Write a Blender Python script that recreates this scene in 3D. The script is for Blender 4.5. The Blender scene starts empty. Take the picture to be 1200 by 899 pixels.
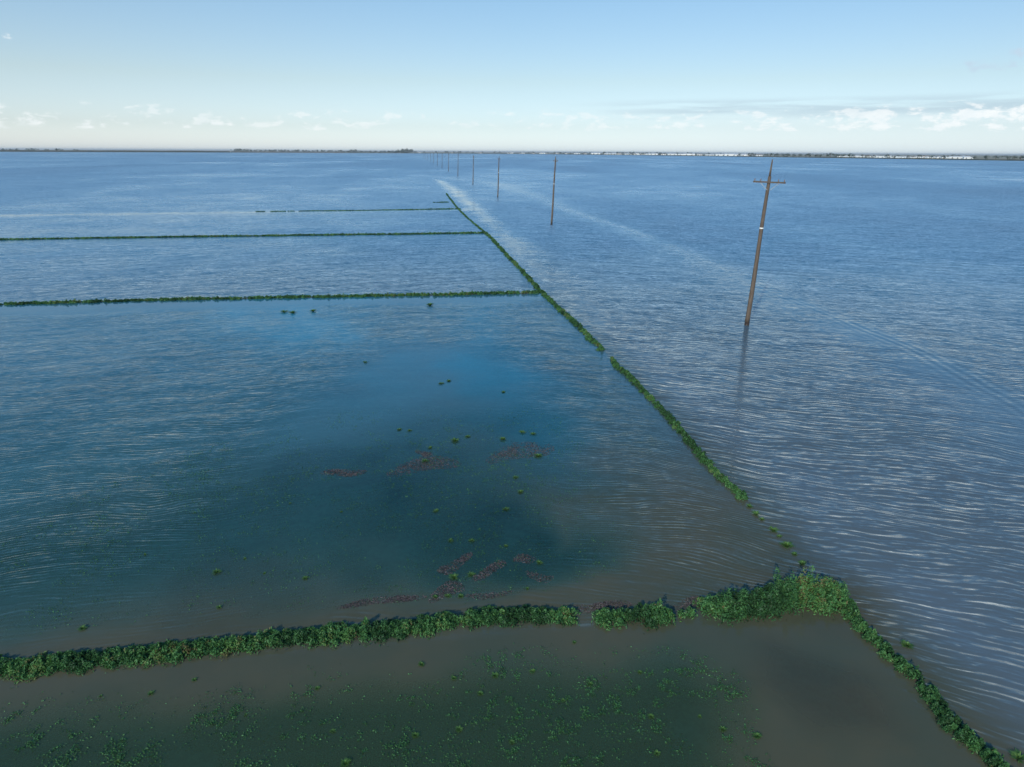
import bpy, math, random
import numpy as np
from mathutils import Vector, Matrix

rng = np.random.default_rng(7)
random.seed(7)
sc = bpy.context.scene
COL = sc.collection

# ------------------------------------------------------------------ camera
H = 14.0
FPX = 800.0
CX, CY = 600.0, 449.5
PITCH = math.atan((CY - 178.1) / FPX)
ROLL = math.radians(0.33)
FWD = np.array([0, math.cos(PITCH), -math.sin(PITCH)])
R0 = np.array([1.0, 0, 0]); U0 = np.array([0, math.sin(PITCH), math.cos(PITCH)])
RV = math.cos(ROLL) * R0 + math.sin(ROLL) * U0
UV = math.cos(ROLL) * U0 - math.sin(ROLL) * R0
CAM = np.array([0, 0, H])
cam_d = bpy.data.cameras.new('camera'); cam = bpy.data.objects.new('camera', cam_d); COL.objects.link(cam)
cam_d.sensor_width = 36; cam_d.lens = 24; cam_d.clip_end = 100000; cam_d.clip_start = 0.1
m = Matrix.Identity(4)
for i in range(3):
    m[i][0] = RV[i]; m[i][1] = UV[i]; m[i][2] = -FWD[i]; m[i][3] = CAM[i]
cam.matrix_world = m
sc.camera = cam

def ray(px, py):
    return FWD + RV * ((px - CX) / FPX) + UV * ((CY - py) / FPX)
def at(px, py, z=0.0):
    d = ray(px, py); t = (z - H) / d[2]
    return CAM + d * t
def at_depth(px, py, Y):
    d = ray(px, py); return CAM + d * (Y / d[1])
def poly(pts, z=0.0):
    return np.array([at(x, y, z)[:2] for x, y in pts])

# ------------------------------------------------------------------ numpy helpers
def vnoise(x, y, seed=0):
    xi = np.floor(x).astype(np.int64); yi = np.floor(y).astype(np.int64)
    fx = x - xi; fy = y - yi
    fx = fx * fx * (3 - 2 * fx); fy = fy * fy * (3 - 2 * fy)
    def h(a, b):
        n = (a * 374761393 + b * 668265263 + seed * 1442695041) & 0xffffffff
        n = ((n ^ (n >> 13)) * 1274126177) & 0xffffffff
        return ((n ^ (n >> 16)) & 0xffff) / 65535.0
    return (h(xi, yi) * (1 - fx) + h(xi + 1, yi) * fx) * (1 - fy) + (h(xi, yi + 1) * (1 - fx) + h(xi + 1, yi + 1) * fx) * fy
def fbm(x, y, seed=0, o=4):
    r = 0; a = 0.5; s = 0
    for i in range(o):
        r = r + a * vnoise(x * 2 ** i, y * 2 ** i, seed + i * 17); s += a; a *= 0.5
    return r / s
def sdist(P, pl):
    """signed distance to a polygon, positive inside"""
    n = len(pl); d = np.full(len(P), 1e18); ins = np.zeros(len(P), bool)
    for i in range(n):
        a = pl[i]; b = pl[(i + 1) % n]; ab = b - a
        t = np.clip(((P - a) @ ab) / max(ab @ ab, 1e-9), 0, 1)
        d = np.minimum(d, ((P - a - t[:, None] * ab) ** 2).sum(1))
        c = ((a[1] > P[:, 1]) != (b[1] > P[:, 1]))
        with np.errstate(divide='ignore', invalid='ignore'):
            xx = (b[0] - a[0]) * (P[:, 1] - a[1]) / (b[1] - a[1]) + a[0]
        ins ^= c & (P[:, 0] < xx)
    d = np.sqrt(d)
    return np.where(ins, d, -d)
def ldist(P, pl):
    """distance to a polyline, and signed side"""
    d = np.full(len(P), 1e18); s = np.zeros(len(P))
    for i in range(len(pl) - 1):
        a = pl[i]; b = pl[i + 1]; ab = b - a
        t = np.clip(((P - a) @ ab) / (ab @ ab), 0, 1)
        q = P - a - t[:, None] * ab
        dd = (q ** 2).sum(1)
        cr = ab[0] * (P[:, 1] - a[1]) - ab[1] * (P[:, 0] - a[0])
        k = dd < d
        d[k] = dd[k]; s[k] = np.sign(cr[k])
    return np.sqrt(d), s
def sst(a, b, x):
    t = np.clip((x - a) / (b - a), 0, 1); return t * t * (3 - 2 * t)

def raw_mesh(name, V, F, mat, parent=None, tint=None, smooth=False, attrs=None):
    me = bpy.data.meshes.new(name)
    V = np.asarray(V, np.float32); F = np.asarray(F, np.int32); k = F.shape[1]
    me.vertices.add(len(V)); me.vertices.foreach_set('co', V.ravel())
    me.loops.add(F.size); me.loops.foreach_set('vertex_index', F.ravel())
    me.polygons.add(len(F)); me.polygons.foreach_set('loop_start', np.arange(0, F.size, k, dtype=np.int32))
    me.polygons.foreach_set('loop_total', np.full(len(F), k, np.int32))
    if smooth: me.polygons.foreach_set('use_smooth', np.ones(len(F), bool))
    me.update(calc_edges=True)
    if tint is not None:
        a = me.attributes.new('tint', 'FLOAT', 'POINT'); a.data.foreach_set('value', np.asarray(tint, np.float32))
    for n_, v_ in (attrs or {}).items():
        a = me.attributes.new(n_, 'FLOAT', 'POINT'); a.data.foreach_set('value', np.asarray(v_, np.float32))
    me.materials.append(mat)
    o = bpy.data.objects.new(name, me); COL.objects.link(o)
    if parent: o.parent = parent
    return o
def tag(o, label=None, cat=None, group=None, kind=None):
    if label: o['label'] = label
    if cat: o['category'] = cat
    if group: o['group'] = group
    if kind: o['kind'] = kind
    return o
def empty(name, loc, rz=0.0):
    o = bpy.data.objects.new(name, None); COL.objects.link(o); o.location = loc; o.rotation_euler = (0, 0, rz)
    o.empty_display_size = 0.3
    return o
def copy_tree(o, parent=None):
    c = o.copy(); COL.objects.link(c)
    if parent: c.parent = parent
    for ch in list(o.children): copy_tree(ch, c)
    return c

def leaves(C, L, W, up=0.5, seed=0, spread=1.0):
    """rhombus leaves, each bent once: centres C, length L, width W -> verts, quads"""
    r = np.random.default_rng(seed); n = len(C)
    d = r.normal(size=(n, 3)) * spread; d[:, 2] = np.abs(d[:, 2]) * 0.6 + up
    d /= np.linalg.norm(d, axis=1)[:, None]
    q = r.normal(size=(n, 3)); s = np.cross(d, q); s /= np.linalg.norm(s, axis=1)[:, None] + 1e-9
    L = np.broadcast_to(L, (n,))[:, None]; W = np.broadcast_to(W, (n,))[:, None]
    nn = np.cross(d, s)
    V = np.stack([C - d * L * 0.5, C + s * W * 0.5 + nn * W * .2, C + d * L * 0.5 - np.array([0, 0, .15]) * L, C - s * W * 0.5 + nn * W * .2], 1).reshape(-1, 3)
    F = np.arange(4 * n).reshape(n, 4)
    return V, F

# ------------------------------------------------------------------ materials
def new_mat(name):
    mt = bpy.data.materials.new(name); mt.use_nodes = True
    nt = mt.node_tree; nt.nodes.clear()
    return mt, nt
class NB:
    """tiny node builder"""
    def __init__(s, nt): s.nt = nt
    def n(s, t, **kw):
        nd = s.nt.nodes.new(t)
        for k, v in kw.items(): setattr(nd, k, v)
        return nd
    def lk(s, a, b): s.nt.links.new(a, b)
    def put(s, sock, v):
        if isinstance(v, bpy.types.NodeSocket): s.lk(v, sock)
        else: sock.default_value = v
    def math(s, op, a, b=None, c=None, clamp=False):
        nd = s.n('ShaderNodeMath', operation=op); nd.use_clamp = clamp
        s.put(nd.inputs[0], a)
        if b is not None: s.put(nd.inputs[1], b)
        if c is not None: s.put(nd.inputs[2], c)
        return nd.outputs[0]
    def comb(s, x, y, z=0.0):
        nd = s.n('ShaderNodeCombineXYZ'); s.put(nd.inputs[0], x); s.put(nd.inputs[1], y); s.put(nd.inputs[2], z)
        return nd.outputs[0]
    def noise(s, vec, scale, detail=2.0, rough=0.5, dist=0.0, dim='3D'):
        nd = s.n('ShaderNodeTexNoise'); nd.noise_dimensions = dim
        s.put(nd.inputs['Vector'], vec); nd.inputs['Scale'].default_value = scale
        nd.inputs['Detail'].default_value = detail; nd.inputs['Roughness'].default_value = rough
        nd.inputs['Distortion'].default_value = dist
        return nd.outputs['Fac'], nd.outputs['Color']
    def ramp(s, f, stops, interp='LINEAR'):
        nd = s.n('ShaderNodeValToRGB'); cr = nd.color_ramp; cr.interpolation = interp
        while len(cr.elements) < len(stops): cr.elements.new(0.5)
        for e, (p, c) in zip(cr.elements, stops):
            e.position = p; e.color = (*c, 1) if len(c) == 3 else c
        s.put(nd.inputs[0], f); return nd.outputs[0]
    def mixc(s, f, a, b, mode='MIX'):
        nd = s.n('ShaderNodeMix', data_type='RGBA', blend_type=mode)
        s.put(nd.inputs[0], f)
        s.put(nd.inputs[6], (*a, 1) if isinstance(a, tuple) and len(a) == 3 else a)
        s.put(nd.inputs[7], (*b, 1) if isinstance(b, tuple) and len(b) == 3 else b)
        return nd.outputs[2]
    def attr(s, name):
        nd = s.n('ShaderNodeAttribute', attribute_name=name); return nd.outputs['Fac']
    def maprange(s, v, a, b, c=0.0, d=1.0, smooth=True):
        nd = s.n('ShaderNodeMapRange'); nd.interpolation_type = 'SMOOTHSTEP' if smooth else 'LINEAR'
        s.put(nd.inputs[0], v)
        for i, x in zip((1, 2, 3, 4), (a, b, c, d)): s.put(nd.inputs[i], x)
        return nd.outputs[0]

def leaf_mat(name, stops, rough=0.55):
    mt, nt = new_mat(name); b = NB(nt)
    t = b.attr('tint')
    geo = b.n('ShaderNodeNewGeometry')
    f, _ = b.noise(geo.outputs['Position'], 1.3, 3)
    tt = b.math('ADD', t, b.math('MULTIPLY', b.math('SUBTRACT', f, 0.5), 0.5), clamp=True)
    c = b.ramp(tt, stops)
    bs = b.n('ShaderNodeBsdfPrincipled'); b.lk(c, bs.inputs['Base Color']); bs.inputs['Roughness'].default_value = rough
    bs.inputs['Specular IOR Level'].default_value = 0.3
    tr = b.n('ShaderNodeBsdfTranslucent'); b.lk(c, tr.inputs[0])
    mx = b.n('ShaderNodeMixShader'); mx.inputs[0].default_value = 0.3
    b.lk(bs.outputs[0], mx.inputs[1]); b.lk(tr.outputs[0], mx.inputs[2])
    out = b.n('ShaderNodeOutputMaterial'); b.lk(mx.outputs[0], out.inputs[0])
    return mt
def noise_mat(name, stops, scale=1.0, detail=5, rough=0.9, spec=0.2, bump=0.0, stretch=(1, 1, 1)):
    mt, nt = new_mat(name); b = NB(nt)
    tc = b.n('ShaderNodeTexCoord'); mp = b.n('ShaderNodeMapping'); mp.inputs['Scale'].default_value = stretch
    b.lk(tc.outputs['Object'], mp.inputs[0])
    f, _ = b.noise(mp.outputs[0], scale, detail, 0.6)
    c = b.ramp(f, stops)
    bs = b.n('ShaderNodeBsdfPrincipled'); b.lk(c, bs.inputs['Base Color']); bs.inputs['Roughness'].default_value = rough
    bs.inputs['Specular IOR Level'].default_value = spec
    if bump:
        bp = b.n('ShaderNodeBump'); bp.inputs['Strength'].default_value = bump; bp.inputs['Distance'].default_value = 0.02
        b.lk(f, bp.inputs['Height']); b.lk(bp.outputs[0], bs.inputs['Normal'])
    out = b.n('ShaderNodeOutputMaterial'); b.lk(bs.outputs[0], out.inputs[0])
    return mt

M_BANK = leaf_mat('bank_leaves', [(0.0, (0.024, 0.070, 0.026)), (0.35, (0.050, 0.145, 0.048)), (0.7, (0.085, 0.23, 0.070)), (0.92, (0.13, 0.26, 0.07)), (1.0, (0.16, 0.14, 0.06))])
M_TUFT = leaf_mat('tuft_leaves', [(0.0, (0.05, 0.13, 0.03)), (0.5, (0.09, 0.20, 0.05)), (1.0, (0.15, 0.26, 0.07))])
M_WEED = leaf_mat('flooded_leaves', [(0.0, (0.035, 0.12, 0.035)), (0.35, (0.07, 0.20, 0.06)), (0.6, (0.11, 0.30, 0.11)), (1.0, (0.20, 0.40, 0.15))])
M_DEAD = leaf_mat('dead_leaves', [(0.0, (0.070, 0.055, 0.060)), (0.6, (0.125, 0.100, 0.105)), (1.0, (0.18, 0.155, 0.15))], 0.7)
M_SOIL = noise_mat('wet_soil', [(0.3, (0.035, 0.028, 0.02)), (0.7, (0.08, 0.062, 0.042))], 3.0, 6, 0.7)
M_BED = noise_mat('bed_mud', [(0.3, (0.015, 0.11, 0.065)), (0.5, (0.05, 0.22, 0.13)), (0.7, (0.11, 0.32, 0.18))], 3.0, 8, 0.9)
M_WOOD = noise_mat('weathered_wood', [(0.25, (0.055, 0.042, 0.032)), (0.55, (0.12, 0.090, 0.068)), (0.8, (0.20, 0.165, 0.135))], 6.0, 6, 0.85, bump=0.5, stretch=(4, 4, 0.25))
M_WETWOOD = noise_mat('wet_wood', [(0.3, (0.02, 0.015, 0.012)), (0.7, (0.05, 0.035, 0.028))], 6.0, 4, 0.4)
M_BAND = noise_mat('pale_tag', [(0.3, (0.65, 0.65, 0.6)), (0.7, (0.8, 0.8, 0.76))], 8.0, 3, 0.5)
M_METAL = noise_mat('grey_metal', [(0.3, (0.22, 0.23, 0.24)), (0.7, (0.38, 0.39, 0.40))], 9.0, 3, 0.5)
M_PORC = noise_mat('brown_porcelain', [(0.3, (0.16, 0.10, 0.08)), (0.7, (0.24, 0.17, 0.14))], 9.0, 3, 0.3, 0.5)
M_TREE = leaf_mat('tree_leaves', [(0.0, (0.02, 0.045, 0.028)), (0.6, (0.045, 0.085, 0.045)), (1.0, (0.09, 0.13, 0.06))])
M_TRUNK = noise_mat('bark', [(0.3, (0.06, 0.045, 0.035)), (0.7, (0.14, 0.11, 0.09))], 2.0)
M_LAND = noise_mat('dry_field', [(0.35, (0.17, 0.15, 0.11)), (0.5, (0.28, 0.25, 0.19)), (0.7, (0.20, 0.21, 0.12))], 0.004, 5, 1.0, 0.1, stretch=(1, 4, 1))
M_LEVEE = noise_mat('levee_grass', [(0.3, (0.028, 0.036, 0.024)), (0.7, (0.075, 0.072, 0.048))], 0.05, 6, 1.0, 0.1)
M_LEVEE2 = noise_mat('levee_earth', [(0.3, (0.085, 0.075, 0.058)), (0.7, (0.15, 0.13, 0.10))], 0.03, 6, 1.0, 0.1)
M_WHITE = noise_mat('white_cladding', [(0.3, (0.72, 0.72, 0.70)), (0.7, (0.82, 0.82, 0.80))], 0.5, 3, 0.6)
M_ROOF = noise_mat('pale_roof', [(0.3, (0.50, 0.50, 0.50)), (0.7, (0.66, 0.66, 0.65))], 0.5, 3, 0.6)
M_ROOF2 = noise_mat('dull_roof', [(0.3, (0.22, 0.16, 0.14)), (0.7, (0.34, 0.27, 0.24))], 0.5, 3, 0.8)
M_DARK = noise_mat('dark_opening', [(0.3, (0.02, 0.02, 0.022)), (0.7, (0.04, 0.04, 0.045))], 0.5, 2, 0.4)

# ------------------------------------------------------------------ layout
near_bank = [(-420, 826), (-200, 802), (0, 783), (200, 766), (400, 744), (560, 729), (650, 724), (672, 726)]
near_bank2 = [(700, 727), (745, 723), (784, 723)]
corner_bank = [(826, 717), (870, 709), (915, 701), (955, 699), (988, 704)]
side_bank = [(988, 704), (1010, 735), (1040, 768), (1075, 800), (1105, 840), (1140, 875), (1168, 902), (1230, 968), (1330, 1075)]
diag_near = [(716, 421), (745, 450), (775, 480), (800, 510), (832, 548), (870, 586)]
diag_far = [(569, 273), (590, 295), (612, 318), (634, 342), (655, 362), (680, 385), (706, 411)]
diag_far2 = [(536, 244), (548, 256), (569, 273)]
bank2 = [(-420, 364), (-200, 360.5), (0, 357), (200, 351.5), (400, 348), (540, 345.5), (637, 343)]
bank3 = [(-300, 285), (0, 281), (200, 278), (400, 275.5), (568, 273.5)]
bank4 = [(300, 248), (420, 246.8), (540, 245)]
bank4b = [(-60, 252.5), (120, 249)]

weedA = poly([(-900, 860), (0, 752), (150, 742), (400, 714), (600, 703), (690, 692), (742, 668), (738, 630), (700, 575), (690, 520), (640, 470), (400, 480), (200, 530), (60, 590), (-200, 640), (-900, 720)])
weedB = poly([(-900, 960), (0, 822), (200, 808), (400, 787), (600, 765), (700, 752), (790, 750), (835, 775), (870, 800), (900, 850), (915, 899), (930, 1000), (900, 1400), (-900, 1400)])
calmA = poly([(-900, 860), (0, 775), (400, 740), (650, 722), (760, 712), (740, 680), (690, 650), (690, 600), (660, 540), (620, 440), (560, 400), (440, 400), (330, 500), (250, 600), (120, 700), (-100, 745), (-900, 800)])
calmB = poly([(-900, 900), (0, 790), (400, 755), (700, 730), (850, 715), (985, 712), (1040, 775), (1100, 845), (1165, 905), (1400, 1200), (1400, 1900), (-900, 1900)])
bluecol = poly([(528, 347), (585, 347), (610, 400), (640, 460), (700, 560), (660, 590), (600, 540), (560, 470), (535, 420)])
lee2 = poly([(-500, 360), (0, 355), (400, 346), (640, 341), (655, 352), (560, 360), (330, 362), (0, 372), (-500, 378)])
lee2b = poly([(280, 355), (420, 352), (400, 395), (330, 410), (290, 390)])
slick1 = poly([(508, 210), (540, 240), (570, 270), (635, 338), (712, 410), (790, 490), (850, 530), (770, 420), (680, 330), (600, 270), (545, 225), (520, 212)])
slick2 = poly([(560, 212), (640, 240), (760, 280), (900, 330), (1000, 380), (1150, 450), (1300, 520), (1300, 490), (1100, 405), (960, 350), (840, 300), (700, 250), (600, 215)])
fieldpoly = poly([(-2500, 800), (-900, 880), (0, 780), (400, 745), (660, 725), (940, 700), (870, 585), (706, 411), (637, 343), (-420, 364), (-2500, 420)])
wake = poly([(640, 238), (740, 270), (820, 303), (900, 340), (980, 372), (1060, 405), (1130, 440), (1200, 478), (1290, 540)])
corner_l = poly(corner_bank); side_l = poly(side_bank); nb_l = poly(near_bank + near_bank2 + corner_bank)
diag_l = poly(diag_far + diag_near + [(905, 622), (945, 662), (975, 690)])

# ------------------------------------------------------------------ water sheet
def fan(r0, r1, ratio, angs):
    rad = [r0]
    while rad[-1] < r1: rad.append(rad[-1] * (ratio if rad[-1] > 7 else max(ratio, 1.2)))
    rad = np.array(rad); A, Rr = np.meshgrid(angs, rad)
    X = np.sin(A) * Rr; Y = np.cos(A) * Rr
    n = len(angs); k = len(rad)
    idx = np.arange(n * k).reshape(k, n)
    F = np.stack([idx[:-1, :-1], idx[:-1, 1:], idx[1:, 1:], idx[1:, :-1]], -1).reshape(-1, 4)
    return X.ravel(), Y.ravel(), F[:, ::-1], n, k
front = np.radians(np.arange(-62, 62.001, 0.2))
back = np.radians(np.arange(66, 294.1, 4))
angs = np.concatenate([front, back, [front[0] + 2 * math.pi]])
X, Y, F, n_, k_ = fan(0.03, 9000, 1.011, angs)
P = np.stack([X, Y], 1)
big = fbm(X / 9, Y / 9, 3, 5); mid = fbm(X / 2.5, Y / 2.5, 9, 4)
huge = fbm(X / 60, Y / 140, 21, 4)
wob = (mid - 0.5) * 2.2 + (big - 0.5) * 3
dist = np.hypot(X, Y)
sA = sdist(P, weedA); sB = sdist(P, weedB)
sfA = 0.5 + 9.0 * sst(19, 32, Y) + 5.0 * sst(2, -12, X) * sst(15.5, 20, Y)
weed = np.maximum(sst(-0.6 * sfA, 1.2 * sfA, sA + wob * (0.5 + 0.12 * sfA)), sst(-0.7, 2.0, sB + wob * 0.7))
# wisps of silt inside the weed
wis = poly([(640, 590), (670, 585), (680, 640), (655, 650)])
weed *= 1 - 0.6 * sst(-0.5, 0.8, sdist(P, wis) + wob * .2)
wis = poly([(330, 480), (560, 400), (590, 430), (420, 520), (320, 530)])
weed *= 1 - 0.7 * sst(-1, 3, sdist(P, wis) + wob)
cA = sst(-4.0, 3.5, sdist(P, calmA) + wob * 1.2)
cB = sst(-0.15, 0.35, sdist(P, calmB))
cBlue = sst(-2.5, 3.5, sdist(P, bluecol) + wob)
cL = sst(-1.5, 2.5, sdist(P, lee2) + wob * 1.2); cL2 = sst(-4, 4, sdist(P, lee2b) + wob * 2.5)
s1 = sst(-2.0, 5.0, sdist(P, slick1) + wob * 1.5); s2 = sst(-3, 6, sdist(P, slick2) + wob * 2)
inF = sdist(P, fieldpoly)
field = sst(-0.1, 0.1, inF)
ripple = 0.85 + 0.9 * (huge - 0.5) + 0.5 * (big - 0.5)
ripple *= 1 - 0.15 * field
ripple *= (1 - 0.90 * cA) * (1 - 0.94 * cB) * (1 - 0.62 * cBlue) * (1 - 0.92 * cL) * (1 - 0.6 * cL2)
ripple *= (1 - 0.80 * s1 * (.7 + .3 * sst(.3, .6, mid))) * (1 - 0.25 * s2 * sst(.2, .6, big))
# lee strips behind the far banks and behind the near one
for bl, wd in ((poly(bank3), 4.0), (poly([(-300, 257), (-60, 252.5), (300, 248), (540, 245)]), 6.0)):
    d, s = ldist(P, bl); ripple *= 1 - 0.6 * np.where(s < 0, np.exp(-(d / wd) ** 2), 0)
d, s = ldist(P, diag_l); ripple *= 1 - 0.5 * np.exp(-(d / 1.2) ** 2) * (Y < 60)
dw, sw = ldist(P, wake)
ripple *= 1 - (0.80 - 0.42 * sst(55, 110, Y)) * (.75 + .25 * sst(.3, .6, mid)) * np.where(sw < 0, np.exp(-(dw / 5.5) ** 2), np.exp(-(dw / 1.6) ** 2)) * sst(4, 16, X)
wk = np.where(sw > 0, dw, -dw)
wk = np.clip(wk, -40, 40)
ripple = np.clip(ripple, 0.02, 2)
# clearness of the water body: dark weedy/clear water versus brown silt
tl_left = sst(-2, 6, sdist(P, poly([(-2500, 1500), (-900, 830), (0, 742), (300, 715), (560, 690), (600, 560), (520, 400), (480, 340), (0, 352), (-2500, 420)])) + wob)
left = tl_left * (1 - sst(22, 50, Y))
silt = 1 - np.maximum(np.where(Y < 17.5, 0.52, 0.70) * weed, 0.22 * left)
teal = np.clip(0.22 * tl_left + 0.95 * cBlue * sst(23, 34, Y) + 0.55 * cL2 + 0.18 * cL + 0.22 * field * sst(30, 60, Y) + 0.12 * cA * sst(24, 44, Y), 0, 1) * (1 - 0.0 * cB)  # clear water, plus sky reflection put into the body colour where water looks bluest
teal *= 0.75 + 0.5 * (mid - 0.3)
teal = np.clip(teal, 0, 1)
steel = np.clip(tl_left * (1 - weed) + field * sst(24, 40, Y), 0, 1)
olive = 1 - sst(15.0, 18.0, Y + 0.0 * X)
silt -= 0.30 * cBlue * (1 - weed) + 0.22 * sst(20, 45, Y) * field
silt -= 0.12 * sst(0.5, 0.75, fbm(X / 5, Y / 5, 31, 4)) * (1 - cB * 0.4)
murk = poly([(905, 760), (1000, 790), (1060, 860), (960, 860), (900, 800)])
silt -= 0.30 * sst(-1, 1, sdist(P, murk) + wob * .5)
dcrn = np.minimum(ldist(P, nb_l)[0], ldist(P, side_l)[0])
silt = np.clip(silt, 0.12, 1)
far_sheen = sst(16, 130, dist)  # distance mask: blue of reflected sky painted into body colour; also roughens far water
far_sheen *= 1 - 0.4 * s1 - 0.1 * s2  # pale sheen of the slicks put in by taking less of that blue
opn = sst(-0.5, 3.0, -inF) * (1 - cB) * (0.75 + 0.5 * (big - .5)); opn *= sst(0, 3, ldist(P, side_l)[0])      # open water beyond the field and the calm near plot
M_W, nt = new_mat('flood_water'); b = NB(nt)
geo = b.n('ShaderNodeNewGeometry'); sep = b.n('ShaderNodeSeparateXYZ'); b.lk(geo.outputs['Position'], sep.inputs[0])
x, y = sep.outputs[0], sep.outputs[1]
rt = b.math('SQRT', b.math('ADD', b.math('MULTIPLY', x, x), 120.0))
v = b.math('ADD', y, b.math('MULTIPLY', rt, 0.38))
wf, wc = b.noise(b.comb(x, y), 0.11, 2)
v = b.math('ADD', v, b.math('MULTIPLY', b.math('SUBTRACT', wf, 0.5), 4.0))
def slope(su, sv, detail, off, dist=0.0, rough=0.5):
    f, _ = b.noise(b.comb(b.math('MULTIPLY', x, su), b.math('MULTIPLY', v, sv), off), 1.0, detail, rough, dist)
    return b.math('SUBTRACT', f, 0.5)
def crest(f, a):
    f = b.math('ADD', f, 0.5)
    return b.math('SUBTRACT', 0.20, b.math('MULTIPLY', b.math('POWER', f, 3.0), 1.35))
S1 = crest(slope(0.62, 4.0, 1.5, 0.0, 0.45), 1)      # half-metre waves
S2 = crest(slope(1.9, 10.5, 1.0, 7.0, 0.5), 1)        # small ripples
S3 = slope(0.12, 0.8, 2.5, 13.0, 0.2)      # long low swell
S4, C4 = b.noise(b.comb(x, y, 3.0), 7.0, 1)
sx4 = b.n('ShaderNodeSeparateColor'); b.lk(C4, sx4.inputs[0])
rip = b.attr('ripple'); wka = b.attr('wake')
fa = b.attr('field')
wn, wcol = b.noise(b.comb(b.math('MULTIPLY', x, 0.30), b.math('MULTIPLY', v, 0.42), 4.0), 1.0, 3, 0.5)
wsep = b.n('ShaderNodeSeparateColor'); b.lk(wcol, wsep.inputs[0])
en_, ecol = b.noise(b.comb(b.math('MULTIPLY', x, 0.62), b.math('MULTIPLY', v, 1.7), 9.0), 1.0, 3, 0.55)
esep = b.n('ShaderNodeSeparateColor'); b.lk(ecol, esep.inputs[0])
def train(lam, dirx, ch, warp):
    ph = b.math('MULTIPLY', b.math('ADD', v, b.math('MULTIPLY', x, dirx)), 6.2832 / lam)
    ph = b.math('ADD', ph, b.math('MULTIPLY', wsep.outputs[ch], warp))
    c_ = b.math('POWER', b.math('MULTIPLY', b.math('ADD', b.math('SINE', ph), 1.0), 0.5), 1.9)
    return b.math('MULTIPLY', b.math('SUBTRACT', 0.38, c_), b.maprange(esep.outputs[ch], 0.36, 0.68, 0.15, 1.0))
T1 = train(0.38, 0.10, 0, 15.0); T2 = train(0.60, -0.09, 1, 12.0); T3 = train(0.19, 0.03, 2, 17.0)
def wmix(s_, a_out, a_in):      # strength over open water / over the sheltered field
    return b.math('MULTIPLY', s_, b.math('ADD', a_out, b.math('MULTIPLY', fa, a_in - a_out)))
tot = wmix(S1, 0.62, 0.26)
for s_, ao, ai in ((S2, 0.60, 0.38), (S3, 0.40, 0.26), (T1, 0.38, 0.10), (T2, 0.20, 0.0), (T3, 0.26, 0.34)):
    tot = b.math('ADD', tot, wmix(s_, ao, ai))
# fine lines of the wake, parallel to its edge
wl = b.math('MULTIPLY', b.math('SINE', b.math('MULTIPLY', b.math('ADD', wka, b.math('MULTIPLY', wf, 1.2)), 8.0)),
            b.math('POWER', 2.718, b.math('MULTIPLY', b.math('ABSOLUTE', b.math('SUBTRACT', wka, -0.3)), -0.6)))
wl = b.math('MULTIPLY', wl, b.math('MULTIPLY', b.maprange(x, 24.0, 38.0), 0.10))
sy = b.math('ADD', b.math('MULTIPLY', tot, rip), wl)
sy = b.math('ADD', sy, b.math('MULTIPLY', b.math('SUBTRACT', sx4.outputs[1], 0.5), b.math('ADD', b.math('MULTIPLY', rip, 0.10), 0.006)))
dxs = b.math('MULTIPLY', b.math('DIVIDE', x, rt), 0.38)
sxx = b.math('ADD', b.math('MULTIPLY', sy, dxs), b.math('MULTIPLY', b.math('SUBTRACT', sx4.outputs[0], 0.5), b.math('ADD', b.math('MULTIPLY', rip, 0.22), 0.008)))
nrm = b.n('ShaderNodeVectorMath', operation='NORMALIZE'); b.lk(b.comb(b.math('MULTIPLY', sxx, -1.0), b.math('MULTIPLY', sy, -1.0), 1.0), nrm.inputs[0])
N = nrm.outputs[0]
fr = b.n('ShaderNodeFresnel'); fr.inputs[0].default_value = 1.33; b.lk(N, fr.inputs['Normal'])
gl = b.n('ShaderNodeBsdfGlossy'); gl.inputs['Color'].default_value = (0.97, 0.98, 1, 1); b.lk(N, gl.inputs['Normal'])
b.lk(b.math('ADD', b.math('MULTIPLY', b.math('MINIMUM', rip, 1.2), b.math('ADD', 0.06, b.math('MULTIPLY', b.attr('far_sheen'), 0.32))), 0.03), gl.inputs['Roughness'])
sn, _ = b.noise(b.comb(x, b.math('MULTIPLY', y, 1.0), 5.0), 0.22, 5, 0.6)
scol = b.mixc(b.maprange(sn, 0.3, 0.7), (0.098, 0.088, 0.050), (0.072, 0.080, 0.050))
scol = b.mixc(b.attr('open'), scol, (0.122, 0.155, 0.178))
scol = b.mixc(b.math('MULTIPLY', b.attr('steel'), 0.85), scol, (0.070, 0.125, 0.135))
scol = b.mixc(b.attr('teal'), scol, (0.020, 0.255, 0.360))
scol = b.mixc(b.math('MULTIPLY', b.attr('weed'), 0.8), scol, b.mixc(b.attr('olive'), (0.050, 0.150, 0.110), (0.062, 0.112, 0.050)))
scol = b.mixc(b.attr('far_sheen'), scol, (0.022, 0.132, 0.215))
df = b.n('ShaderNodeBsdfDiffuse'); b.lk(scol, df.inputs[0])
tr = b.n('ShaderNodeBsdfTransparent'); tr.inputs[0].default_value = (0.70, 0.96, 0.92, 1)
m1 = b.n('ShaderNodeMixShader'); b.lk(b.attr('silt'), m1.inputs[0]); b.lk(tr.outputs[0], m1.inputs[1]); b.lk(df.outputs[0], m1.inputs[2])
m2 = b.n('ShaderNodeMixShader'); b.lk(fr.outputs[0], m2.inputs[0]); b.lk(m1.outputs[0], m2.inputs[1]); b.lk(gl.outputs[0], m2.inputs[2])
out = b.n('ShaderNodeOutputMaterial'); b.lk(m2.outputs[0], out.inputs[0])

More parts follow.
